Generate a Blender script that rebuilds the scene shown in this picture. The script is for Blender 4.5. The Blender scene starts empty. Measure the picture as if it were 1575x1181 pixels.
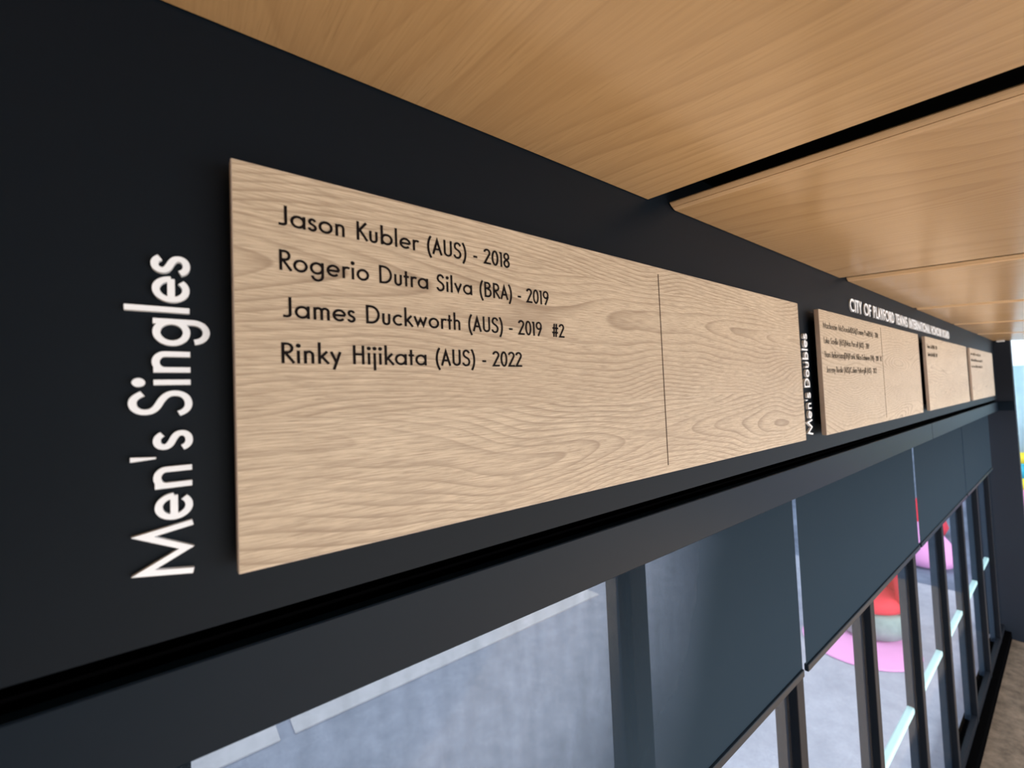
import bpy, bmesh, math, random
from mathutils import Vector, Matrix
random.seed(7)
C = bpy.context.scene.collection
S = bpy.context.scene
Z0 = 2.45                      # eye height above the floor

# ------------------------------------------------------------------ camera
cam_d = bpy.data.cameras.new('camera'); cam = bpy.data.objects.new('camera', cam_d); C.objects.link(cam)
yaw, pitch, roll = 0.65919, 0.03528, -0.04205
fw = Vector((math.sin(yaw)*math.cos(pitch), math.cos(yaw)*math.cos(pitch), math.sin(pitch)))
rt = Vector((math.cos(yaw), -math.sin(yaw), 0)); up = rt.cross(fw)
c_, s_ = math.cos(roll), math.sin(roll)
rt, up = c_*rt + s_*up, -s_*rt + c_*up
M = Matrix((rt, up, -fw)).transposed().to_4x4(); M.translation = Vector((0, -0.45, Z0))
cam.matrix_world = M
cam_d.sensor_fit = 'HORIZONTAL'; cam_d.sensor_width = 36; cam_d.lens = 674.18/1575*36
cam_d.clip_start = 0.01; cam_d.clip_end = 200
cam_d.dof.use_dof = True; cam_d.dof.focus_distance = 0.74; cam_d.dof.aperture_fstop = 4.0
S.camera = cam

# ------------------------------------------------------------------ world, sun, exposure
S.view_settings.view_transform = 'Standard'; S.view_settings.look = 'None'
S.view_settings.exposure = 0.0; S.view_settings.gamma = 1; S.view_settings.use_curve_mapping = False
w = bpy.data.worlds.new('overcast_sky'); S.world = w; w.use_nodes = True
w.node_tree.nodes['Background'].inputs[0].default_value = (0.80, 0.90, 1.0, 1)
w.node_tree.nodes['Background'].inputs[1].default_value = 1.6

def area(name, loc, rot, sx, sy, power, col):
    d = bpy.data.lights.new(name, 'AREA'); d.shape = 'RECTANGLE'; d.size = sx; d.size_y = sy; d.energy = power; d.color = col
    o = bpy.data.objects.new(name, d); C.objects.link(o); o.location = loc; o.rotation_euler = rot; return o
# added unseen fill lamps: one facing the boards, one brightening the floor for bounce
area('added_back_fill', (4.0, -5.2, 1.45), (math.radians(90), 0, 0), 8.0, 2.3, 260, (.86, .94, 1.0))
area('added_floor_fill', (3.3, -3.7, 2.9), (0, 0, 0), 6.0, 1.6, 860, (1.0, .97, .92))

# ------------------------------------------------------------------ node helpers
class NT:
    def __init__(s, name):
        s.mat = bpy.data.materials.new(name); s.mat.use_nodes = True
        s.t = s.mat.node_tree; s.n = s.t.nodes; s.l = s.t.links
        s.bsdf = s.n['Principled BSDF']; s.out = s.n['Material Output']
    def put(s, sock, v):
        if isinstance(v, (int, float)): sock.default_value = v
        elif isinstance(v, tuple): sock.default_value = v if len(v) == len(sock.default_value) else (*v, 1)
        else: s.l.new(v, sock)
    def m(s, op, a, b=0.0, c=0.0):
        k = s.n.new('ShaderNodeMath'); k.operation = op
        for i, v in enumerate((a, b, c)): s.put(k.inputs[i], v)
        return k.outputs[0]
    def xyz(s, x, y, z):
        k = s.n.new('ShaderNodeCombineXYZ')
        for i, v in enumerate((x, y, z)): s.put(k.inputs[i], v)
        return k.outputs[0]
    def obj(s):
        k = s.n.new('ShaderNodeTexCoord'); q = s.n.new('ShaderNodeSeparateXYZ'); s.l.new(k.outputs['Object'], q.inputs[0])
        return k.outputs['Object'], q.outputs[0], q.outputs[1], q.outputs[2]
    def noise(s, v, scale=1.0, detail=2.0, rough=0.5):
        k = s.n.new('ShaderNodeTexNoise'); s.put(k.inputs['Vector'], v)
        k.inputs['Scale'].default_value = scale; k.inputs['Detail'].default_value = detail; k.inputs['Roughness'].default_value = rough
        return k.outputs[0]
    def white(s, v):
        k = s.n.new('ShaderNodeTexWhiteNoise'); k.noise_dimensions = '1D'; s.put(k.inputs['W'], v); return k.outputs[0]
    def mix(s, f, a, b):
        k = s.n.new('ShaderNodeMix'); k.data_type = 'RGBA'
        s.put(k.inputs[0], f); s.put(k.inputs[6], a); s.put(k.inputs[7], b); return k.outputs[2]
    def rng(s, v, a, b, c=0.0, d=1.0, smooth=False):
        k = s.n.new('ShaderNodeMapRange'); k.interpolation_type = 'SMOOTHSTEP' if smooth else 'LINEAR'
        s.put(k.inputs[0], v)
        for i, q in enumerate((a, b, c, d)): k.inputs[i+1].default_value = q
        return k.outputs[0]
    def rand(s):
        return s.n.new('ShaderNodeObjectInfo').outputs['Random']
    def bump(s, h, strength=0.2, dist=0.001):
        k = s.n.new('ShaderNodeBump'); s.put(k.inputs['Height'], h)
        k.inputs['Strength'].default_value = strength; k.inputs['Distance'].default_value = dist
        s.l.new(k.outputs[0], s.bsdf.inputs['Normal'])
    def done(s, col, rough=0.5, spec=0.5, metal=0.0):
        s.put(s.bsdf.inputs['Base Color'], col); s.put(s.bsdf.inputs['Roughness'], rough)
        s.bsdf.inputs['Specular IOR Level'].default_value = spec; s.bsdf.inputs['Metallic'].default_value = metal
        return s.mat

def plain(name, col, rough=0.5, spec=0.5, metal=0.0, var=0.06, scale=30):
    t = NT(name); o, x, y, z = t.obj(); n = t.noise(o, scale, 3)
    a = tuple(c*(1-var) for c in col); b = tuple(min(1, c*(1+var)) for c in col)
    return t.done(t.mix(n, a, b), rough, spec, metal)

def wood(name, light, mid, dark, along, across, plank, off, freq, contrast, rough, fibre, spec=0.4, cath=0.10, fibk=0.50):
    """flat-sawn veneer: rings of a slanted log cut by the surface, plus fine fibres along the grain"""
    t = NT(name); o, x, y, z = t.obj(); ax = {'x': x, 'y': y, 'z': z}
    g, a = ax[along], ax[across]
    rnd0 = t.m('MULTIPLY', t.rand(), 37.0)
    q = t.m('DIVIDE', t.m('SUBTRACT', a, off), plank)
    pid = t.m('FLOOR', q); fr = t.m('SUBTRACT', t.m('FRACT', q), 0.5)
    rnd = t.white(t.m('ADD', t.m('MULTIPLY', pid, 3.7), rnd0))
    r31 = t.m('ADD', t.m('MULTIPLY', rnd, 31.0), rnd0)
    ac = t.m('ADD', t.m('MULTIPLY', fr, plank), t.m('MULTIPLY', t.m('SUBTRACT', rnd, 0.5), plank*0.6))
    s1 = 1.0/plank
    low = t.noise(t.xyz(t.m('ADD', t.m('MULTIPLY', g, 0.42*s1), r31), t.m('MULTIPLY', ac, 0.9*s1), rnd), 1, 1.6, 0.4)
    low2 = t.noise(t.xyz(t.m('ADD', t.m('MULTIPLY', g, 0.30*s1), r31), 5.3, rnd), 1, 1)
    u = t.m('ADD', ac, t.m('MULTIPLY', t.m('SUBTRACT', low, 0.5), plank*cath*8))
    v = t.m('MULTIPLY', t.m('ADD', t.m('SUBTRACT', low2, 0.5), 0.22), plank*0.9)
    rr = t.m('SQRT', t.m('ADD', t.m('MULTIPLY', u, u), t.m('MULTIPLY', v, v)))
    wob = t.noise(t.xyz(t.m('MULTIPLY', g, 1.1*s1), t.m('MULTIPLY', a, 4*s1), r31), 1, 2)
    ph = t.m('ADD', t.m('MULTIPLY', rr, freq*6.2832), t.m('MULTIPLY', wob, 3.0))
    ring = t.m('ADD', 0.5, t.m('MULTIPLY', t.m('SINE', ph), 0.5))
    saw = t.m('FRACT', t.m('DIVIDE', ph, 6.2832))
    line = t.m('MULTIPLY', t.m('POWER', saw, 3.5), t.rng(saw, .90, 1.0, 1.0, 0.0, True))
    patch = t.noise(t.xyz(t.m('MULTIPLY', g, 0.9*s1), t.m('MULTIPLY', a, 3*s1), r31), 1, 2)
    line = t.m('MULTIPLY', line, t.rng(patch, 0.3, 0.65, 0.35, 1.0))
    fib = t.noise(t.xyz(t.m('MULTIPLY', g, fibre), t.m('MULTIPLY', a, fibre*36), r31), 1, 3, 0.6)
    por = t.noise(t.xyz(t.m('MULTIPLY', g, fibre*1.7), t.m('MULTIPLY', a, fibre*44), rnd), 1, 2, 0.6)
    por = t.m('MULTIPLY', t.rng(por, 0.56, 0.72), t.rng(ring, 0.1, 0.8, 0.35, 1.0))
    tone = t.noise(t.xyz(t.m('MULTIPLY', g, 0.3*s1), t.m('MULTIPLY', a, 1.5*s1), r31), 1, 2)
    base = t.mix(t.rng(tone, 0.3, 0.7), light, mid)
    base = t.mix(t.m('MULTIPLY', t.rng(fib, 0.36, 0.66), fibk*contrast), base, dark)
    base = t.mix(t.m('MULTIPLY', line, 0.85*contrast), base, dark)
    base = t.mix(t.m('MULTIPLY', por, 0.45*contrast), base, tuple(c*0.72 for c in dark))
    t.bump(t.m('SUBTRACT', fib, t.m('MULTIPLY', por, 0.7)), 0.12*contrast, 0.0006)
    return t.done(base, rough, spec)

M_oak = wood('oak_veneer', (.65, .545, .405), (.58, .475, .345), (.22, .152, .096), 'x', 'z', .19, .1325, 140, 1.25, .5, 30)
M_edge = plain('oak_edge_band', (.56, .47, .40), .55, .3, var=.10, scale=60)
M_ceil = wood('honey_veneer', (.58, .40, .205), (.51, .34, .165), (.29, .17, .075), 'y', 'x',   .52, .0, 34, .62, .24, 9, spec=1.0, cath=.16, fibk=.32)
M_ceil_edge = plain('honey_edge_lit', (.62, .45, .27), .45, .3, var=.08)  # lip colour lightened to carry the light it catches along the gap
M_wall = plain('charcoal_paint', (.0036, .0066, .0108), .50, .11, var=.08, scale=90)
M_alu = plain('dark_anodised_metal', (.0034, .0085, .0155), .42, .11, metal=0.0, var=.06)
M_black = plain('black_recess', (.0012, .0012, .0014), .9, .0)
M_frame = plain('dark_window_frame', (.0045, .006, .0095), .55, .10)
M_frame_lit = plain('sky_lit_frame', (.030, .046, .072), .5, .12)  # frame colour lightened to paint in sky light on the mullion sides
M_ink = plain('black_vinyl', (.006, .0035, .0035), .6, .08)
M_groove = plain('dark_brown_line', (.045, .022, .013), .6, .2)
M_white = plain('white_acrylic', (.86, .91, .97), .4, .4, var=.02)
M_rail = plain('sky_tinted_rail', (.46, .68, .72), .4, .4, var=.03)  # cyan of the reflected sky put into the bar's base colour
M_pilaster = plain('navy_paint', (.010, .015, .025), .6, .2)
M_back = plain('grey_plaster', (.10, .11, .12), .8, .2)
M_soffit = plain('dark_soffit', (.012, .011, .010), .8, .1)
M_pink = plain('pink_mat', (.85, .36, .72), .8, .2, scale=12)
M_red = plain('red_fabric', (.80, .045, .075), .7, .2, scale=12)
M_green = plain('grey_green_plastic', (.26, .33, .33), .6, .3, var=.3, scale=14)
M_yellow = plain('yellow_band', (.86, .78, .08), .7, .2)
M_cyan = plain('cyan_band', (.06, .50, .72), .7, .2)
M_pale = plain('pale_blue_cloth', (.52, .76, .86), .7, .2, var=.15, scale=9)
M_slab = plain('pale_concrete', (.66, .62, .66), .9, .1, var=.12, scale=14)

def mk_floor():
    t = NT('brown_carpet'); o, x, y, z = t.obj()
    n = t.noise(o, 9, 5, .7); f = t.noise(o, 260, 2)
    c = t.mix(t.rng(n, .3, .7), (.05, .040, .032), (.16, .125, .098))
    c = t.mix(t.m('MULTIPLY', f, .4), c, (.05, .04, .033)); t.bump(f, .4, .004)
    return t.done(c, .95, .05)
def mk_tan():
    t = NT('tan_floor'); o, x, y, z = t.obj()
    n = t.noise(t.xyz(t.m('MULTIPLY', x, 2.0), t.m('MULTIPLY', y, 22.0), 0.0), 1, 4, .6)
    return t.done(t.mix(n, (.50, .37, .28), (.62, .48, .38)), .5, .3)
def mk_ground():
    t = NT('court_ground'); o, x, y, z = t.obj()
    n = t.noise(o, 5, 5, .65); f = t.noise(o, 60, 3)
    c = t.mix(t.rng(n, .3, .7), (.32, .335, .42), (.44, .45, .55))
    c = t.mix(t.m('MULTIPLY', t.rng(f, .4, .7), .25), c, (.25, .25, .33))
    return t.done(c, .9, .15)
def mk_court():
    t = NT('blue_court'); o, x, y, z = t.obj(); n = t.noise(o, 1.6, 4, .6)
    return t.done(t.mix(t.rng(n, .35, .65), (.10, .12, .18), (.21, .24, .33)), .8, .2)
def mk_glass():
    t = NT('window_glass'); tr = t.n.new('ShaderNodeBsdfTransparent'); tr.inputs[0].default_value = (.93, .96, .97, 1)
    gl = t.n.new('ShaderNodeBsdfGlossy'); gl.inputs['Roughness'].default_value = .02
    fr = t.n.new('ShaderNodeFresnel'); fr.inputs[0].default_value = 1.45
    mx = t.n.new('ShaderNodeMixShader'); t.l.new(t.m('MULTIPLY', fr.outputs[0], .08), mx.inputs[0])
    t.l.new(tr.outputs[0], mx.inputs[1]); t.l.new(gl.outputs[0], mx.inputs[2]); t.l.new(mx.outputs[0], t.out.inputs[0])
    return t.mat
def mk_mesh():
    """open-weave sunscreen cloth: the threads' thickness closes the holes as the view gets oblique"""
    t = NT('sunscreen_weave'); o, x, y, z = t.obj()
    lw = t.n.new('ShaderNodeLayerWeight'); lw.inputs[0].default_value = .5
    cosv = t.m('SUBTRACT', 1.0, lw.outputs['Facing'])
    n = t.noise(t.xyz(t.m('MULTIPLY', x, 30.0), 0.0, t.m('MULTIPLY', z, 9.0)), 1, 3)
    op = t.m('MULTIPLY', t.rng(cosv, .42, .66, 0, .62, True), t.rng(n, .3, .7, .86, 1.08))
    tr = t.n.new('ShaderNodeBsdfTransparent')
    t.done((.019, .030, .043), .7, .0)
    mx = t.n.new('ShaderNodeMixShader'); t.l.new(op, mx.inputs[0]); t.l.new(t.bsdf.outputs[0], mx.inputs[1]); t.l.new(tr.outputs[0], mx.inputs[2])
    t.l.new(mx.outputs[0], t.out.inputs[0]); return t.mat
M_tan = mk_tan()
M_floor, M_ground, M_court, M_glass, M_mesh = mk_floor(), mk_ground(), mk_court(), mk_glass(), mk_mesh()

# ------------------------------------------------------------------ mesh helpers
def box(bm, x0, x1, y0, y1, z0, z1, bevel=0.0, seg=2):
    r = bmesh.ops.create_cube(bm, size=1)
    for v in r['verts']:
        v.co = Vector((x0+(v.co.x+.5)*(x1-x0), y0+(v.co.y+.5)*(y1-y0), z0+(v.co.z+.5)*(z1-z0)))
    if bevel:
        es = list({e for v in r['verts'] for e in v.link_edges})
        bmesh.ops.bevel(bm, geom=es, offset=bevel, segments=seg, affect='EDGES', profile=.5)
def lathe(bm, prof, n=40, cx=0, cy=0):
    rings = []
    for r, z in prof:
        rings.append([bm.verts.new((cx+r*math.cos(2*math.pi*i/n), cy+r*math.sin(2*math.pi*i/n), z)) for i in range(n)])
    for a, b in zip(rings, rings[1:]):
        for i in range(n): bm.faces.new((a[i], a[(i+1) % n], b[(i+1) % n], b[i]))
    bm.faces.new(rings[0][::-1]); bm.faces.new(rings[-1])
def extrude_poly(bm, pts, axis, lo, hi):
    """closed profile pts (two coords) swept along an axis ('x' or 'y')"""
    f = (lambda p, t: (t, p[0], p[1])) if axis == 'x' else (lambda p, t: (p[0], t, p[1]))
    a = [bm.verts.new(f(p, lo)) for p in pts]; b = [bm.verts.new(f(p, hi)) for p in pts]
    n = len(pts)
    bm.faces.new(a); bm.faces.new(b[::-1])
    for i in range(n): bm.faces.new((a[i], b[i], b[(i+1) % n], a[(i+1) % n]))
def obj(name, bm, mat, parent=None, loc=(0, 0, 0), smooth=False):
    bmesh.ops.recalc_face_normals(bm, faces=bm.faces[:])
    me = bpy.data.meshes.new(name); bm.to_mesh(me); bm.free()
    for m_ in (mat if isinstance(mat, (list, tuple)) else [mat]): me.materials.append(m_)
    if smooth:
        for p in me.polygons: p.use_smooth = True
    o = bpy.data.objects.new(name, me); C.objects.link(o); o.location = loc
    if parent: o.parent = parent
    return o
def boxo(name, dims, mat, parent=None, loc=(0, 0, 0), bevel=0.0):
    bm = bmesh.new(); box(bm, *dims, bevel=bevel); return obj(name, bm, mat, parent, loc)
def tag(o, label, cat, group=None):
    o['label'] = label; o['category'] = cat
    if group: o['group'] = group
    return o
def struct(o): o['kind'] = 'structure'; return o
def empty(name, loc=(0, 0, 0)):
    o = bpy.data.objects.new(name, None); C.objects.link(o); o.location = loc; o.empty_display_size = .1; return o

# ------------------------------------------------------------------ geometric stroke lettering (cap height = 1)
XH, ASC, DSC = .62, 1.07, -.31
def arc(cx, cy, rx, ry, a0, a1, n=None):
    n = n or max(5, int(abs(a1-a0)/9))
    return [(cx+rx*math.cos(math.radians(a0+(a1-a0)*i/n)), cy+ry*math.sin(math.radians(a0+(a1-a0)*i/n))) for i in range(n+1)]
def bez(p0, *segs):
    out = [p0]
    for a, b, c in segs:
        for i in range(1, 10):
            t = i/9; q = 1-t
            out.append(tuple(q**3*p0[k]+3*q*q*t*a[k]+3*q*t*t*b[k]+t**3*c[k] for k in (0, 1)))
        p0 = c
    return out
def P(*pts): return {'p': list(pts)}
def tipped(h, pts, tips):
    """centre line whose mitred corner tips land on the given points"""
    pts = [Vector(p) for p in pts]; goal = {i: Vector(pts[i]) for i in tips}
    for _ in range(30):
        for i, g in goal.items():
            d1 = (pts[i]-pts[i-1]).normalized(); d2 = (pts[i+1]-pts[i]).normalized()
            b = (d1-d2).normalized(); s = abs(d1.cross(d2))
            half = math.acos(max(-1, min(1, -d1.dot(d2))))/2
            pts[i] = g - b*(h/max(.15, math.sin(half)))
    return {'p': [tuple(p) for p in pts]}
def dot(cx, cy, r): return {'f': arc(cx, cy, r, r, 0, 345, 22)}
def glyph(ch, h):
    """strokes, width, left bearing class, right bearing class"""
    R = .318; r = R-h; cy = XH/2
    cap = 1.0; o = (.5+.01)-h
    def bowl(cx): return {'p': arc(cx, cy, r, r, 0, 360, 36), 'c': 1}
    st = lambda x, a=0, b=1.0: P((x, a), (x, b))
    if ch == 'o': return [bowl(R)], 2*R, 'r', 'r'
    if ch == 'a': return [bowl(R), st(2*R-h, 0, XH)], 2*R, 'r', 's'
    if ch == 'd': return [bowl(R), st(2*R-h, 0, ASC)], 2*R, 'r', 's'
    if ch == 'b': return [bowl(R), st(h, 0, ASC)], 2*R, 's', 'r'
    if ch == 'p': return [bowl(R), st(h, DSC, XH)], 2*R, 's', 'r'
    if ch == 'q': return [bowl(R), st(2*R-h, DSC, XH)], 2*R, 'r', 's'
    if ch == 'g':
        x = 2*R-h; q = .235
        return [bowl(R), P((x, XH), (x, -.06), *arc(x-q, -.06, q, .235, 0, -175))], 2*R, 'r', 's'
    if ch == 'e':
        return [P((h*1.2, cy), (2*R-h*.9, cy)), P(*arc(R, cy, r, r, 0, 318))], 2*R-.01, 'r', 'r'
    if ch == 'c': return [P(*arc(R, cy, r, r, 48, 312))], 1.72*R, 'r', 'd'
    if ch == 'n':
        x1 = .43-h; q = (x1-h)/2
        return [st(h, 0, XH), P((x1, 0), (x1, XH-q-h*.6), *arc(h+q, XH-q-h*.6, q, q, 0, 165))], .43, 's', 's'
    if ch == 'h':
        x1 = .43-h; q = (x1-h)/2
        return [st(h, 0, ASC), P((x1, 0), (x1, XH-q-h*.6), *arc(h+q, XH-q-h*.6, q, q, 0, 165))], .43, 's', 's'
    if ch == 'm':
        q = .15; x1 = h+2*q; x2 = h+4*q
        return [st(h, 0, XH), P((x1, 0), (x1, XH-q-h*.6), *arc(h+q, XH-q-h*.6, q, q, 0, 165)),
                P((x2, 0), (x2, XH-q-h*.6), *arc(x1+q, XH-q-h*.6, q, q, 0, 165))], x2+h, 's', 's'
    if ch == 'r':
        q = .17
        return [st(h, 0, XH), P(*arc(h+q, XH-q-h*.7, q, q, 170, 48))], h+q+.12, 's', 'd'
    if ch == 'u':
        x1 = .43-h; q = (x1-h)/2
        return [P((h, XH), (h, q+h*.6), *arc(h+q, q+h*.6, q, q, 180, 360), (x1, XH))], .43, 's', 's'
    if ch == 's':
        return [P(*bez((.315, .49), ((.29, .545), (.245, .58), (.19, .58)), ((.12, .58), (.07, .53), (.07, .46)), ((.07, .385), (.13, .355), (.185, .325)),
                ((.255, .29), (.325, .255), (.325, .17)), ((.325, .09), (.265, .04), (.185, .04)), ((.11, .04), (.06, .085), (.04, .155))))], .37, 'd', 'r'
    if ch == 't': return [st(.14, 0, .88), P((0, XH-h), (.30, XH-h))], .30, 'd', 'd'
    if ch == 'f': return [P((.12, 0), (.12, .85), *arc(.27, .87, .15, .19, 180, 80)), P((0, XH-h), (.29, XH-h))], .30, 'd', 'd'
    if ch == 'i': return [st(h, 0, XH), dot(h, .86, h*1.65)], 2*h, 's', 's'
    if ch == 'j': return [st(h, DSC, XH), dot(h, .86, h*1.65)], 2*h, 's', 's'
    if ch == 'l': return [st(h, 0, ASC)], 2*h, 's', 's'
    if ch == 'k': return [st(h, 0, ASC), P((.40, XH), (h*1.2, .27)), P((.155, .37), (.46, 0))], .46, 's', 'd'
    if ch == 'v': return [tipped(h, [(h, XH), (.27, -.02), (.54-h, XH)], [1])], .54, 'd', 'd'
    if ch == 'w': return [tipped(h, [(h, XH), (.24, -.02), (.41, .62), (.58, -.02), (.82-h, XH)], [1, 2, 3])], .82, 'd', 'd'
    if ch == 'x': return [P((h, XH), (.46-h, 0)), P((.46-h, XH), (h, 0))], .46, 'd', 'd'
    if ch == 'y': return [P((.53-h, XH), (.17, DSC+.02)), P((h, XH), (.30, .06))], .53, 'd', 'd'
    if ch == 'z': return [P((.02, XH-h), (.42-h, XH-h), (h, h), (.43, h))], .43, 'd', 'd'
    # capitals
    if ch == 'A': return [tipped(h, [(h*.8, 0), (.305, 1.05), (.61-h*.8, 0)], [1]), P((.12, .32), (.49, .32))], .61, 'd', 'd'
    if ch == 'B': return [st(h, 0, 1), P((h, 1-h), (.22, 1-h), *arc(.22, .77, .19, .23-h, 90, -90), (h, .54)),
                          P((.22, .54), *arc(.25, .27+h*.5, .22, .27-h*.5, 90, -90), (h, h))], .47+h, 's', 'r'
    if ch == 'C': return [P(*arc(.5, .5, o, o, 48, 312))], .85, 'r', 'd'
    if ch == 'D': return [st(h, 0, 1), P((h, 1-h), (.24, 1-h), *arc(.24, .5, .46-h, .5-h, 90, -90), (h, h))], .70, 's', 'r'
    if ch == 'E': return [st(h, 0, 1), P((h, 1-h), (.45, 1-h)), P((h, .53), (.43, .53)), P((h, h), (.45, h))], .45, 's', 'd'
    if ch == 'F': return [st(h, 0, 1), P((h, 1-h), (.44, 1-h)), P((h, .53), (.42, .53))], .44, 's', 'd'
    if ch == 'G': return [P(*arc(.5, .5, o, o, 45, 360), (.52, .5))], 1.0, 'r', 'r'
    if ch == 'H': return [st(h, 0, 1), st(.54-h, 0, 1), P((h, .53), (.54-h, .53))], .54, 's', 's'
    if ch == 'I': return [st(h, 0, 1)], 2*h, 's', 's'
    if ch == 'J': return [P((.36-h, 1), (.36-h, .18), *arc(.36-h-.15, .17, .15, .165-h, 0, -90), (.01, h+.015))], .36, 'd', 's'
    if ch == 'K': return [st(h, 0, 1), P((.48, .985), (h*1.2, .46)), P((.155, .56), (.52, 0.012))], .52, 's', 'd'
    if ch == 'L': return [P((h, 1), (h, h), (.40, h))], .40, 's', 'd'
    if ch == 'M': return [tipped(h, [(h*.9, 0), (.17, 1.03), (.56, -.035), (.95, 1.03), (1.12-h*.9, 0)], [1, 2, 3])], 1.12, 'd', 'd'
    if ch == 'N': return [tipped(h, [(h, 0), (h*.9, 1.05), (.72-h*.9, -.05), (.72-h, 1)], [1, 2])], .72, 's', 's'
    if ch == 'O': return [{'p': arc(.5, .5, o, o, 0, 360, 48), 'c': 1}], 1.0, 'r', 'r'
    if ch == 'P': return [st(h, 0, 1), P((h, 1-h), (.23, 1-h), *arc(.23, .73, .25-h, .27-h, 90, -90), (h, .46+h))], .48, 's', 'r'
    if ch == 'R': return [st(h, 0, 1), P((h, 1-h), (.23, 1-h), *arc(.23, .73, .25-h, .27-h, 90, -90), (h, .46+h)), P((.17, .48), (.50, .012))], .51, 's', 'd'
    if ch == 'S':
        return [P(*bez((.455, .80), ((.41, .90), (.35, .96), (.27, .96)), ((.165, .96), (.09, .87), (.09, .755)), ((.09, .62), (.19, .565), (.26, .53)),
                ((.36, .475), (.455, .41), (.455, .275)), ((.455, .135), (.365, .04), (.24, .04)), ((.14, .04), (.075, .105), (.045, .21))))], .52, 'd', 'r'
    if ch == 'T': return [st(.24, 0, 1), P((0, 1-h), (.48, 1-h))], .48, 'd', 'd'
    if ch == 'U': return [P((h, 1), (h, .265), *arc(.26, .265, .26-h, .265-h, 180, 360), (.52-h, 1))], .52, 's', 's'
    if ch == 'V': return [tipped(h, [(h, 1), (.34, -.04), (.68-h, 1)], [1])], .68, 'd', 'd'
    if ch == 'W': return [tipped(h, [(h, 1), (.29, -.03), (.52, 1.03), (.75, -.03), (1.04-h, 1)], [1, 2, 3])], 1.04, 'd', 'd'
    if ch == 'Y': return [P((h, 1), (.31, .47), (.62-h, 1)), st(.31, 0, .50)], .62, 'd', 'd'
    if ch == 'Z': return [P((.03, 1-h), (.56-h, 1-h), (h, h), (.56, h))], .56, 'd', 'd'
    # figures and signs
    if ch == '0': return [{'p': arc(.25, .5, .25-h, .51-h, 0, 360, 40), 'c': 1}], .50, 'r', 'r'
    if ch == '1': return [P((.02, .94-h*.2), (.15, .97-h), (.15, 0))], .19, 'd', 's'
    if ch == '2': return [P(*arc(.25, .755, .20-h*.2, .255-h, 172, -38), (.06, h), (.50, h))], .51, 'd', 'd'
    if ch == '8': return [{'p': arc(.24, .755, .19-h*.4, .245-h*.8, 0, 360, 30), 'c': 1}, {'p': arc(.24, .27, .24-h, .28-h, 0, 360, 30), 'c': 1}], .48, 'r', 'r'
    if ch == '9': return [{'p': arc(.27, .72, .26-h, .29-h, 0, 360, 32), 'c': 1}, P((.51-h*.2, .62), (.20, 0))], .53, 'r', 'r'
    if ch == '3': return [P(*arc(.21, .76, .18, .25-h, 160, -80), *arc(.22, .27, .22-h*.4, .28-h, 85, -165))], .46, 'd', 'r'
    if ch == '(': return [P(*arc(.72, .40, .66, .95, 137, 223))], .26, 'r', 'd'
    if ch == ')': return [P(*arc(-.46, .40, .66, .95, 43, -43))], .26, 'd', 'r'
    if ch == '-': return [P((0, .33), (.26, .33))], .26, 'd', 'd'
    if ch == '/': return [P((.0, -.12), (.36, 1.05))], .36, 'd', 'd'
    if ch == "'": return [{'f': [(.035, .60), (.075, .60), (.11, 1.0), (0, 1.0)]}], .11, 's', 's'
    if ch == '#': return [P((.16, .02), (.24, .98)), P((.36, .02), (.44, .98)), P((.03, .34), (.55, .34)), P((.06, .66), (.58, .66))], .6, 'd', 'd'
    raise ValueError(ch)
BEAR = {'s': .08, 'r': .045, 'd': .025}

def stroke_mesh(bm, st, h, f, z0, z1):
    """one pen stroke of half width h as a solid ribbon; f maps letter (u, v, depth) to space"""
    if 'f' in st:
        a = [bm.verts.new(f(u, v, z1)) for u, v in st['f']]; b = [bm.verts.new(f(u, v, z0)) for u, v in st['f']]
        n = len(a); bm.faces.new(a); bm.faces.new(b[::-1])
        for i in range(n): bm.faces.new((a[i], b[i], b[(i+1) % n], a[(i+1) % n]))
        return
    pts = [Vector(p) for p in st['p']]; closed = st.get('c')
    if closed: pts = pts[:-1]
    pp = [pts[0]]
    for p in pts[1:]:
        if (p-pp[-1]).length > 1e-4: pp.append(p)
    pts = pp; n = len(pts); L, Rr = [], []
    for i, p in enumerate(pts):
        d1 = (p-pts[i-1]).normalized() if (i or closed) else None
        d2 = (pts[(i+1) % n]-p).normalized() if (i < n-1 or closed) else None
        if d1 is None: nn = Vector((-d2.y, d2.x)); k = 1
        elif d2 is None: nn = Vector((-d1.y, d1.x)); k = 1
        else:
            n1 = Vector((-d1.y, d1.x)); n2 = Vector((-d2.y, d2.x)); nn = (n1+n2)
            nn = nn.normalized() if nn.length > 1e-5 else n1
            k = 1/max(.14, nn.dot(n1))
        L.append(p+nn*h*k); Rr.append(p-nn*h*k)
    V = lambda q, z: bm.verts.new(f(q.x, q.y, z))
    LT = [V(q, z1) for q in L]; RT = [V(q, z1) for q in Rr]; LB = [V(q, z0) for q in L]; RB = [V(q, z0) for q in Rr]
    rngs = range(n if closed else n-1)
    for i in rngs:
        j = (i+1) % n
        bm.faces.new((LT[i], RT[i], RT[j], LT[j])); bm.faces.new((LB[i], LB[j], RB[j], RB[i]))
        bm.faces.new((LT[i], LT[j], LB[j], LB[i])); bm.faces.new((RT[i], RB[i], RB[j], RT[j]))
    if not closed:
        bm.faces.new((LT[0], LB[0], RB[0], RT[0])); bm.faces.new((LT[-1], RT[-1], RB[-1], LB[-1]))

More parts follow.
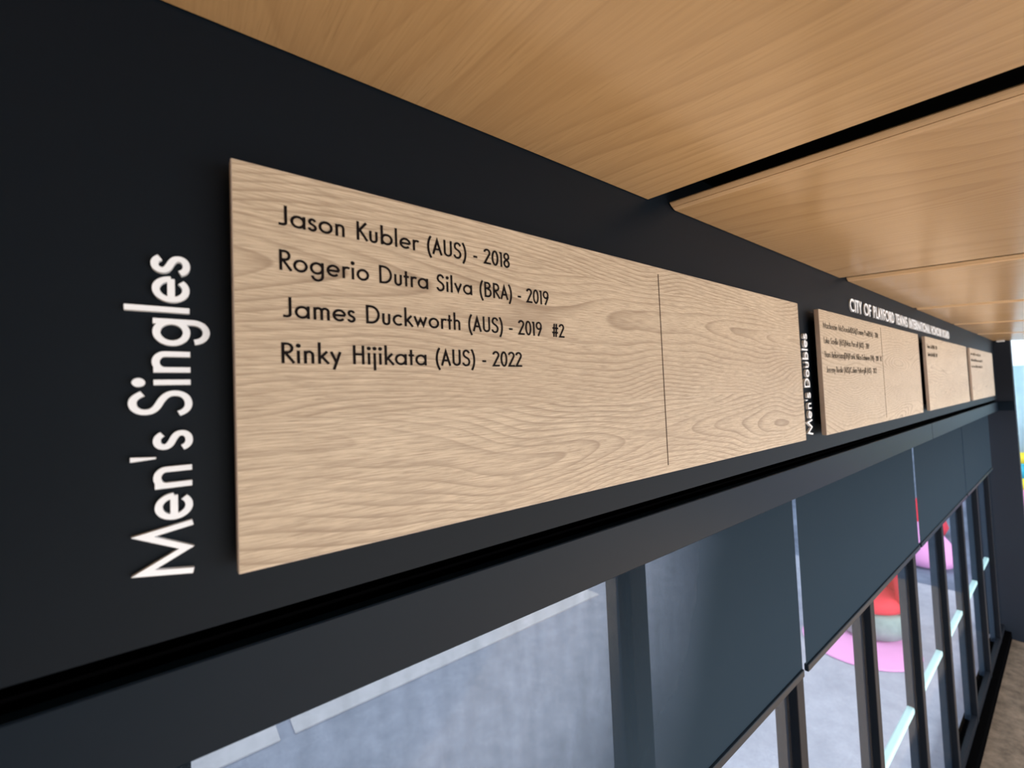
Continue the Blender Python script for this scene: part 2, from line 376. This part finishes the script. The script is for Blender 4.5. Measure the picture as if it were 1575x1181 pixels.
def layout(text, h, word=.42, track=0.0, wide={}):
    out = []; x = 0.0; first = True
    for ch in text:
        if ch == ' ': x += word; continue
        st, wd, l, r = glyph(ch, h)
        k = wide.get(ch, 1.0)
        if k != 1: st = [{kk: ([(p[0]*k, p[1]) for p in vv] if kk in 'pf' else vv) for kk, vv in q.items()} for q in st]; wd *= k
        if not first: x += BEAR[l]+track
        first = False
        out.append((ch, st, x)); x += wd+BEAR[r]+track
    return out, x-BEAR[r]-track

# ================================================================== SETTING
WY = .030                       # face of the dark bulkhead
XE = 6.20                       # end pilaster
zz = lambda z: Z0+z
struct(boxo('floor', (-3.2, XE+1, -5.4, .134, -.05, 0), M_tan))
tag(boxo('carpet_strip', (-3.2, XE-.001, -.145, .06, 0, .006), M_floor), 'brown carpet strip on the floor along the foot of the windows', 'carpet')
struct(boxo('wall_front', (-3.2, XE, WY, .25, zz(-.190), zz(.52)), M_wall))
struct(boxo('wall_left', (-3.3, -3.2, -5.0, .25, 0, zz(.52)), M_wall))
# pilaster at the far end with the rail that turns the corner
pil = struct(boxo('wall_right', (XE, XE+.12, -.076, .25, 0, zz(.52)), M_pilaster))
# recessed channel under the bulkhead, with two fine tracks
bm = bmesh.new()
box(bm, -3.2, XE, .075, .09, zz(-.235), zz(-.18))
for zt, yt in ((-.197, .052), (-.206, .046)): box(bm, -3.2, XE, yt, .076, zz(zt-.0015), zz(zt+.0015))
struct(obj('trim_1', bm, M_black))
# fascia of the window head, two lengths
for i, (a, b) in enumerate(((-3.2, 3.128), (3.134, XE-.001))):
    bm = bmesh.new(); box(bm, a, b, WY, .048, zz(-.298), zz(-.216), bevel=.0015, seg=1)
    struct(obj('trim_%d' % (i+2), bm, M_alu))
struct(boxo('trim_4', (XE-.014, XE, -.076, WY-.001, zz(-.298), zz(-.216)), M_alu, bevel=.001))
struct(boxo('ceiling', (-3.2, XE+.6, -5.5, WY, zz(.46), zz(.52)), M_soffit))
struct(boxo('wall_back', (-3.2, XE+.6, -5.5, -5.4, 0, zz(.46)), M_back))
struct(boxo('trim_5', (-3.2, XE, .06, .18, 0, .075), M_black, bevel=.004))

# windows: one bay each, dark frame bars, pane and the pale rail
pitch = .736; x_first = -.042-4*pitch; k = 0
for i in range(13):
    a = x_first+i*pitch; b = a+pitch
    if a > XE-.1: break
    b = min(b, XE)
    wn = struct(empty('window_%d' % (i+1), ((a+b)/2, .115, 0)))
    hw = (b-a)/2
    boxo('mullion', (-hw, -hw+.052, -.015, .017, .075, zz(-.225)), M_frame, wn, bevel=.003)
    boxo('outer_mullion', (-hw+.004, -hw+.048, .017, .052, .075, zz(-.225)), M_frame_lit, wn, bevel=.002)
    boxo('head_bar', (-hw+.052, hw, -.012, .014, zz(-.300), zz(-.225)), M_frame, wn)
    boxo('sill_bar', (-hw+.052, hw, -.012, .014, .075, .125), M_frame, wn)
    boxo('rail', (-hw+.054, hw-.002, .020, .050, zz(-1.645), zz(-1.615)), M_rail, wn, bevel=.006)
    boxo('pane', (-hw+.05, hw+.002, -.002, .004, .12, zz(-.30)), M_glass, wn)

# ground outside
struct(boxo('ground', (-6, 7.2, .135, 9, -.06, -.002), M_ground))
struct(boxo('court', (7.2, 40, -14, 14, -.06, -.002), M_court))

# ================================================================== CEILING PANELS (they fall slightly away from the wall)
SL = .080
def ceil_panel(x0, x1, label):
    t = .0125
    e = empty('ceiling_panel', (x0, WY, zz(.366)))
    w_ = x1-x0
    # the near edge is a rounded nose that turns down into the face
    prof = [(0, t), (0, .0115), (.0012, .0098), (.0040, .0074), (.0085, .0045), (.0140, .0018), (.0190, .0003), (.0215, 0), (w_-.003, 0), (w_, .003), (w_, t)]
    bm = bmesh.new()
    n = len(prof)
    fr = [bm.verts.new((p[0], -.002, p[1])) for p in prof]
    Lc = -2.2
    bk = [bm.verts.new((p[0], Lc, p[1]+Lc*SL)) for p in prof]
    bm.faces.new(fr); bm.faces.new(bk[::-1])
    for i in range(n): bm.faces.new((fr[i], bk[i], bk[(i+1) % n], fr[(i+1) % n]))
    obj('panel', bm, M_ceil, e)
    # lipping with a fine shadow line along the nose that shows in the gap
    bm = bmesh.new()
    for k0, k1 in ((1, 4), (4, 6)):
        q = [(p[0]-.0009, p[1]-.0009) for p in prof[k0:k1+1]]
        if k0 == 4: q[0] = (q[0][0]+.0008, q[0][1]-.0006)
        q += [(p[0]+.001, p[1]+.001) for p in prof[k0:k1+1][::-1]]
        a = [bm.verts.new((p[0], -.003, p[1])) for p in q]; b = [bm.verts.new((p[0], Lc, p[1]+Lc*SL)) for p in q]
        bm.faces.new(a); bm.faces.new(b[::-1])
        for i in range(len(q)): bm.faces.new((a[i], b[i], b[(i+1) % len(q)], a[(i+1) % len(q)]))
    obj('edge_lipping', bm, M_ceil_edge, e)
    return tag(e, label, 'ceiling panel', 'timber ceiling panels')
# the timber lining goes on past the left edge of the view
bm = bmesh.new(); Lc = -2.2
prof = [(-3.19, .022), (-3.19, 0), (-.362, 0), (-.359, .003), (-.359, .022)]
fa = [bm.verts.new((p[0], WY-.002, zz(.366)+p[1])) for p in prof]; fb = [bm.verts.new((p[0], WY+Lc, zz(.366)+p[1]+Lc*SL)) for p in prof]
bm.faces.new(fa); bm.faces.new(fb[::-1])
for i in range(5): bm.faces.new((fa[i], fb[i], fb[(i+1) % 5], fa[(i+1) % 5]))
struct(obj('trim_6', bm, M_ceil))
labs = ['honey timber ceiling panel directly above the names of the nearest board',
        'honey timber ceiling panel past the first wide black gap, above the right end of the nearest board',
        'timber ceiling panel above the start of the white heading letters',
        'timber ceiling panel above the end of the white heading letters',
        'timber ceiling panel above the third board from the camera, second from the far end',
        'timber ceiling panel above the farthest board, touching the end pillar']
for i, lb in enumerate(labs):
    x0 = -.305+1.085*i
    ceil_panel(x0+.005, x0+1.021 if i < 5 else XE-.002, lb)

# ================================================================== HONOUR BOARDS
X0, BW, BP, ZT, ZB = .0429, 1.2857, 1.4412, .2255, -.1406
def board(i, label, lines, divider=True):
    e = empty('honour_board', (X0+i*BP, 0, zz(ZB)))
    bm = bmesh.new(); Hh = ZT-ZB
    box(bm, 0, BW, 0, .0125, 0, Hh, bevel=.0008, seg=1)
    bm.normal_update()
    for f_ in bm.faces:
        f_.material_index = 0 if abs(f_.normal.y) > .9 else 1
    obj('panel', bm, [M_oak, M_edge], e)
    boxo('mounting_batten', (.04, BW-.03, .0125, WY, .03, Hh-.03), M_black, e)
    if divider:
        boxo('divider_line', (.6455, .6472, -.0006, .001, .0135, .3535), M_groove, e)
    for txt, x0, x1, z, capv in lines:
        h = (.061, .046, .036, .030)[i]
        lay, wd = layout(txt, h)
        sx = (x1-x0)/wd; bm = bmesh.new(); kk = 0
        for ch, sts, ox in lay:
            for st in sts:
                kk += 1; dz = .0005+.00002*(kk % 7)
                stroke_mesh(bm, st, h, lambda u, v, d, ox=ox: (x0-X0+(u+ox)*sx, -d, z-ZB+v*capv), 0.0001, dz)
        obj('name_line', bm, M_ink, e)
    return tag(e, label, 'honour board', 'oak honour boards along the wall')
board(0, "nearest and largest oak honour board listing the men's singles winners in big black letters",
      [("Jason Kubler (AUS) - 2018", .080, .353, .1725, .0195), ("Rogerio Dutra Silva (BRA) - 2019", .080, .420, .1300, .0195),
       ("James Duckworth (AUS) - 2019  #2", .082, .448, .0855, .0195), ("Rinky Hijikata (AUS) - 2022", .080, .367, .0425, .0195)])
board(1, "second oak honour board, four crowded lines of doubles pairs beneath the white heading",
      [("Mackenzie McDonald(USA)/Tommy Paul(USA) - 2018", .070, .648, .1715, .0185), ("Luke Saville (AUS)/Max Purcell (AUS) - 2019", .070, .524, .1265, .0185),
       ("Harri Heliovaara(FIN)/Patrik Niklas-Salminen (FIN) - 2019  #2", .070, .676, .0850, .0185), ("Jeremy Beale (AUS)/Calum Puttergill (AUS) - 2022", .075, .598, .0400, .0185)])
board(2, "third oak honour board along the wall, only two short lines at its top left",
      [("Dalma Galfi (HUN) - 2018", .076, .321, .1690, .0185), ("Kimberly Birrell (AUS) - 2019", .082, .316, .1285, .0185)], divider=False)
board(3, "farthest and smallest-looking oak honour board, beside the dark end pillar",
      [("Alison Bai (AUS)/Zoe Hives (AUS) - 2018", .076, .576, .1770, .0170), ("Naiktha Bains (AUS)/Alexandra Bozovic (AUS) - 2019", .076, .662, .1340, .0170),
       ("Alana Parnaby (AUS)/Alicia Smith (AUS) - 2022", .076, .640, .0890, .0170)], divider=False)

# ================================================================== RAISED WHITE LETTERING
def lettering(text, label, place, cap, length, h, depth=.008, group=None, word=.30, wide={}, loc=(0, 0, 0)):
    e = empty('raised_lettering', loc)
    lay, wd = layout(text, h, word, wide=wide); s = length/wd; kk = 0
    for ch, sts, ox in lay:
        bm = bmesh.new()
        for st in sts:
            kk += 1
            stroke_mesh(bm, st, h, lambda u, v, d, ox=ox: place((u+ox)*s, v*cap, d), 0.0, depth+.00003*(kk % 7))
        obj('apostrophe' if ch == "'" else 'letter', bm, M_white, e)
    return tag(e, label, 'lettering', group)
up_place = lambda u, v, d: (-v, -d, u)          # reads upwards
for i, (tx, lb, ln) in enumerate((("Men's Singles", "large white raised letters reading Men's Singles upwards, left of the nearest board", .274),
                                  ("Men's Doubles", "white raised letters reading Men's Doubles upwards, between the first and second boards", .2915),
                                  ("Women's Singles", "white raised letters almost hidden in the gap behind the right edge of the second board", .315),
                                  ("Women's Doubles", "white raised letters hidden in the gap between the third board and the farthest board", .33))):
    lettering(tx, lb, up_place, .0405, ln, .064, group='upright board titles', wide={'M': 1.17, 'S': 1.22, 'n': 1.28, 's': 1.25, 'g': 1.05, 'D': 1.1, 'u': 1.25}, depth=.006, loc=(X0-.0305+i*BP, WY, zz(-.1375)))
lettering("CITY OF PLAYFORD TENNIS INTERNATIONAL HONOUR BOARD", "long white raised heading in capitals running above the second and third boards",
          lambda u, v, d: (u, -d, v), .0460, 1.93, .078, depth=.004, loc=(1.885, WY, zz(.2605)), word=.42)

# ================================================================== ROLLER BLINDS
def blind(x0, x1, label):
    e = empty('roller_blind', ((x0+x1)/2, .066, zz(-.80))); hw = (x1-x0)/2
    bm = bmesh.new(); n = 24; vs = []
    for a in range(n+1):
        x = -hw+2*hw*a/n
        vs.append([bm.verts.new((x, -.0008*math.sin(a*1.3)*math.sin(math.pi*b/8), .012+b*.0555)) for b in range(10)])
    for a in range(n):
        for b in range(9): bm.faces.new((vs[a][b], vs[a+1][b], vs[a+1][b+1], vs[a][b+1]))
    obj('mesh_fabric', bm, M_mesh, e, smooth=True)
    boxo('bottom_bar', (-hw, hw, -.006, .006, -.006, .014), M_alu, e, bevel=.003)
    bm = bmesh.new(); r = .020
    extrude_poly(bm, arc(0, .53, r, r, 0, 345, 23), 'x', -hw, hw)
    obj('roller_tube', bm, M_black, e)
    return tag(e, label, 'roller blind', 'mesh roller blinds')
bl = ['charcoal mesh roller blind left of the frame, beneath the start of the nearest board',
      'charcoal mesh roller blind showing the bright ground through its weave, below the nearest board',
      'charcoal mesh roller blind between the two pale joint lines, beyond the nearest board',
      'charcoal mesh roller blind below the second and third boards, right of the brightest joint line',
      'farthest charcoal mesh roller blind, ending at the dark pillar']
for i, lb in enumerate(bl):
    a = -1.535+1.467*i
    blind(a+.014, min(a+1.453, XE-.02), lb)

# ================================================================== OUTSIDE THINGS
bx = [(-2.4, .60, 'short pale concrete slab outside, left of the break in the pale strip'), (.70, 4.12, 'long pale concrete slab outside, right of the break in the pale strip')]
for a, b, lb in bx:
    tag(boxo('concrete_slab', (a, b, 3.30, 4.1, -.002, .012), M_slab, bevel=.004), lb, 'paving slab', 'pale slabs outside the windows')
bm = bmesh.new(); lathe(bm, [(.44, -.002), (.45, .006), (.44, .016)], 48)
tag(obj('round_mat', bm, M_pink, loc=(5.13, .96, 0)), 'bright pink round mat on the ground outside the windows', 'mat')
e = tag(empty('tub_chair', (5.45, .95, .0165)), 'red tub chair with a grey green base standing on the pink mat outside', 'chair')
bm = bmesh.new(); lathe(bm, [(.20, 0), (.27, .03), (.29, .12), (.28, .22), (.25, .25)], 36); obj('base', bm, M_green, e, smooth=True)
bm = bmesh.new(); lathe(bm, [(.20, .245), (.27, .27), (.285, .33), (.25, .385), (.15, .40)], 36); obj('seat', bm, M_red, e, smooth=True)
bm = bmesh.new(); ri = []
for k in range(19):
    a = math.radians(-106+k*240/18); hh = .98-.14*abs(k-9)/9
    ri.append([bm.verts.new((rr_*math.cos(a), rr_*math.sin(a), z_)) for rr_, z_ in ((.24, .27), (.31, .27), (.325, hh-.04), (.30, hh), (.26, hh-.01), (.235, hh-.06))])
for a, b in zip(ri, ri[1:]):
    for q in range(6): bm.faces.new((a[q], b[q], b[(q+1) % 6], a[(q+1) % 6]))
bm.faces.new(ri[0]); bm.faces.new(ri[-1][::-1]); obj('backrest', bm, M_red, e, smooth=True)

def beanbag(loc, mat, label, s=1.0):
    e = tag(empty('beanbag', loc), label, 'beanbag', 'beanbags on the blue court')
    bm = bmesh.new()
    lathe(bm, [(.20*s, 0), (.36*s, .05*s), (.42*s, .18*s), (.37*s, .34*s), (.24*s, .52*s), (.12*s, .64*s), (.04*s, .68*s)], 28)
    for v in bm.verts: v.co.x += .18*v.co.z; v.co += Vector((.01*math.sin(9*v.co.y), .012*math.sin(8*v.co.x), 0))
    obj('cushion', bm, mat, e, smooth=True)
    bm = bmesh.new(); lathe(bm, [(.05*s, .66*s), (.055*s, .69*s), (.03*s, .72*s)], 14)
    for v in bm.verts: v.co.x += .12*s
    obj('top_tuft', bm, mat, e, smooth=True)
beanbag((8.0, .95, -.002), M_pink, 'pink beanbag on the blue court, nearest to the camera', .8)
beanbag((9.6, 1.25, -.002), M_red, 'dark red beanbag on the blue court behind the pink beanbag', .8)

# beyond the end pillar: hanging cloth with coloured bands
e = tag(empty('hanging_cloth', (9.0, -.75, 0)), 'pale blue hanging cloth with yellow and cyan bands beyond the end pillar', 'cloth')
def fold(z0, z1, mat, nm):
    bm = bmesh.new(); n = 60; A = []
    for a in range(n+1):
        y = -.9+1.8*a/n; d = .03*math.sin(a*.9)
        A.append([bm.verts.new((d, y, z0)), bm.verts.new((d, y, z1)), bm.verts.new((d+.012, y, z1)), bm.verts.new((d+.012, y, z0))])
    for p, q in zip(A, A[1:]):
        for k in range(4): bm.faces.new((p[k], q[k], q[(k+1) % 4], p[(k+1) % 4]))
    bm.faces.new(A[0]); bm.faces.new(A[-1][::-1]); obj(nm, bm, mat, e, smooth=True)
zb = [1.0, 1.22, 1.46, 1.70, 1.95]
fold(1.45, 2.62, M_pale, 'cloth_field'); fold(1.30, 1.45, M_yellow, 'yellow_band'); fold(1.10, 1.30, M_cyan, 'cyan_band'); fold(.95, 1.10, M_yellow, 'yellow_band'); fold(.60, .95, M_pink, 'pink_band')

# small white block put in for a bright sliver in the far top corner
e = tag(empty('corner_block', (XE-.03, -.01, zz(.338))), 'tiny white block in the far top corner beside the end pillar', 'fitting')
bm = bmesh.new(); box(bm, -.02, .02, -.035, .015, .012, .022, bevel=.003); obj('white_block', bm, M_white, e)
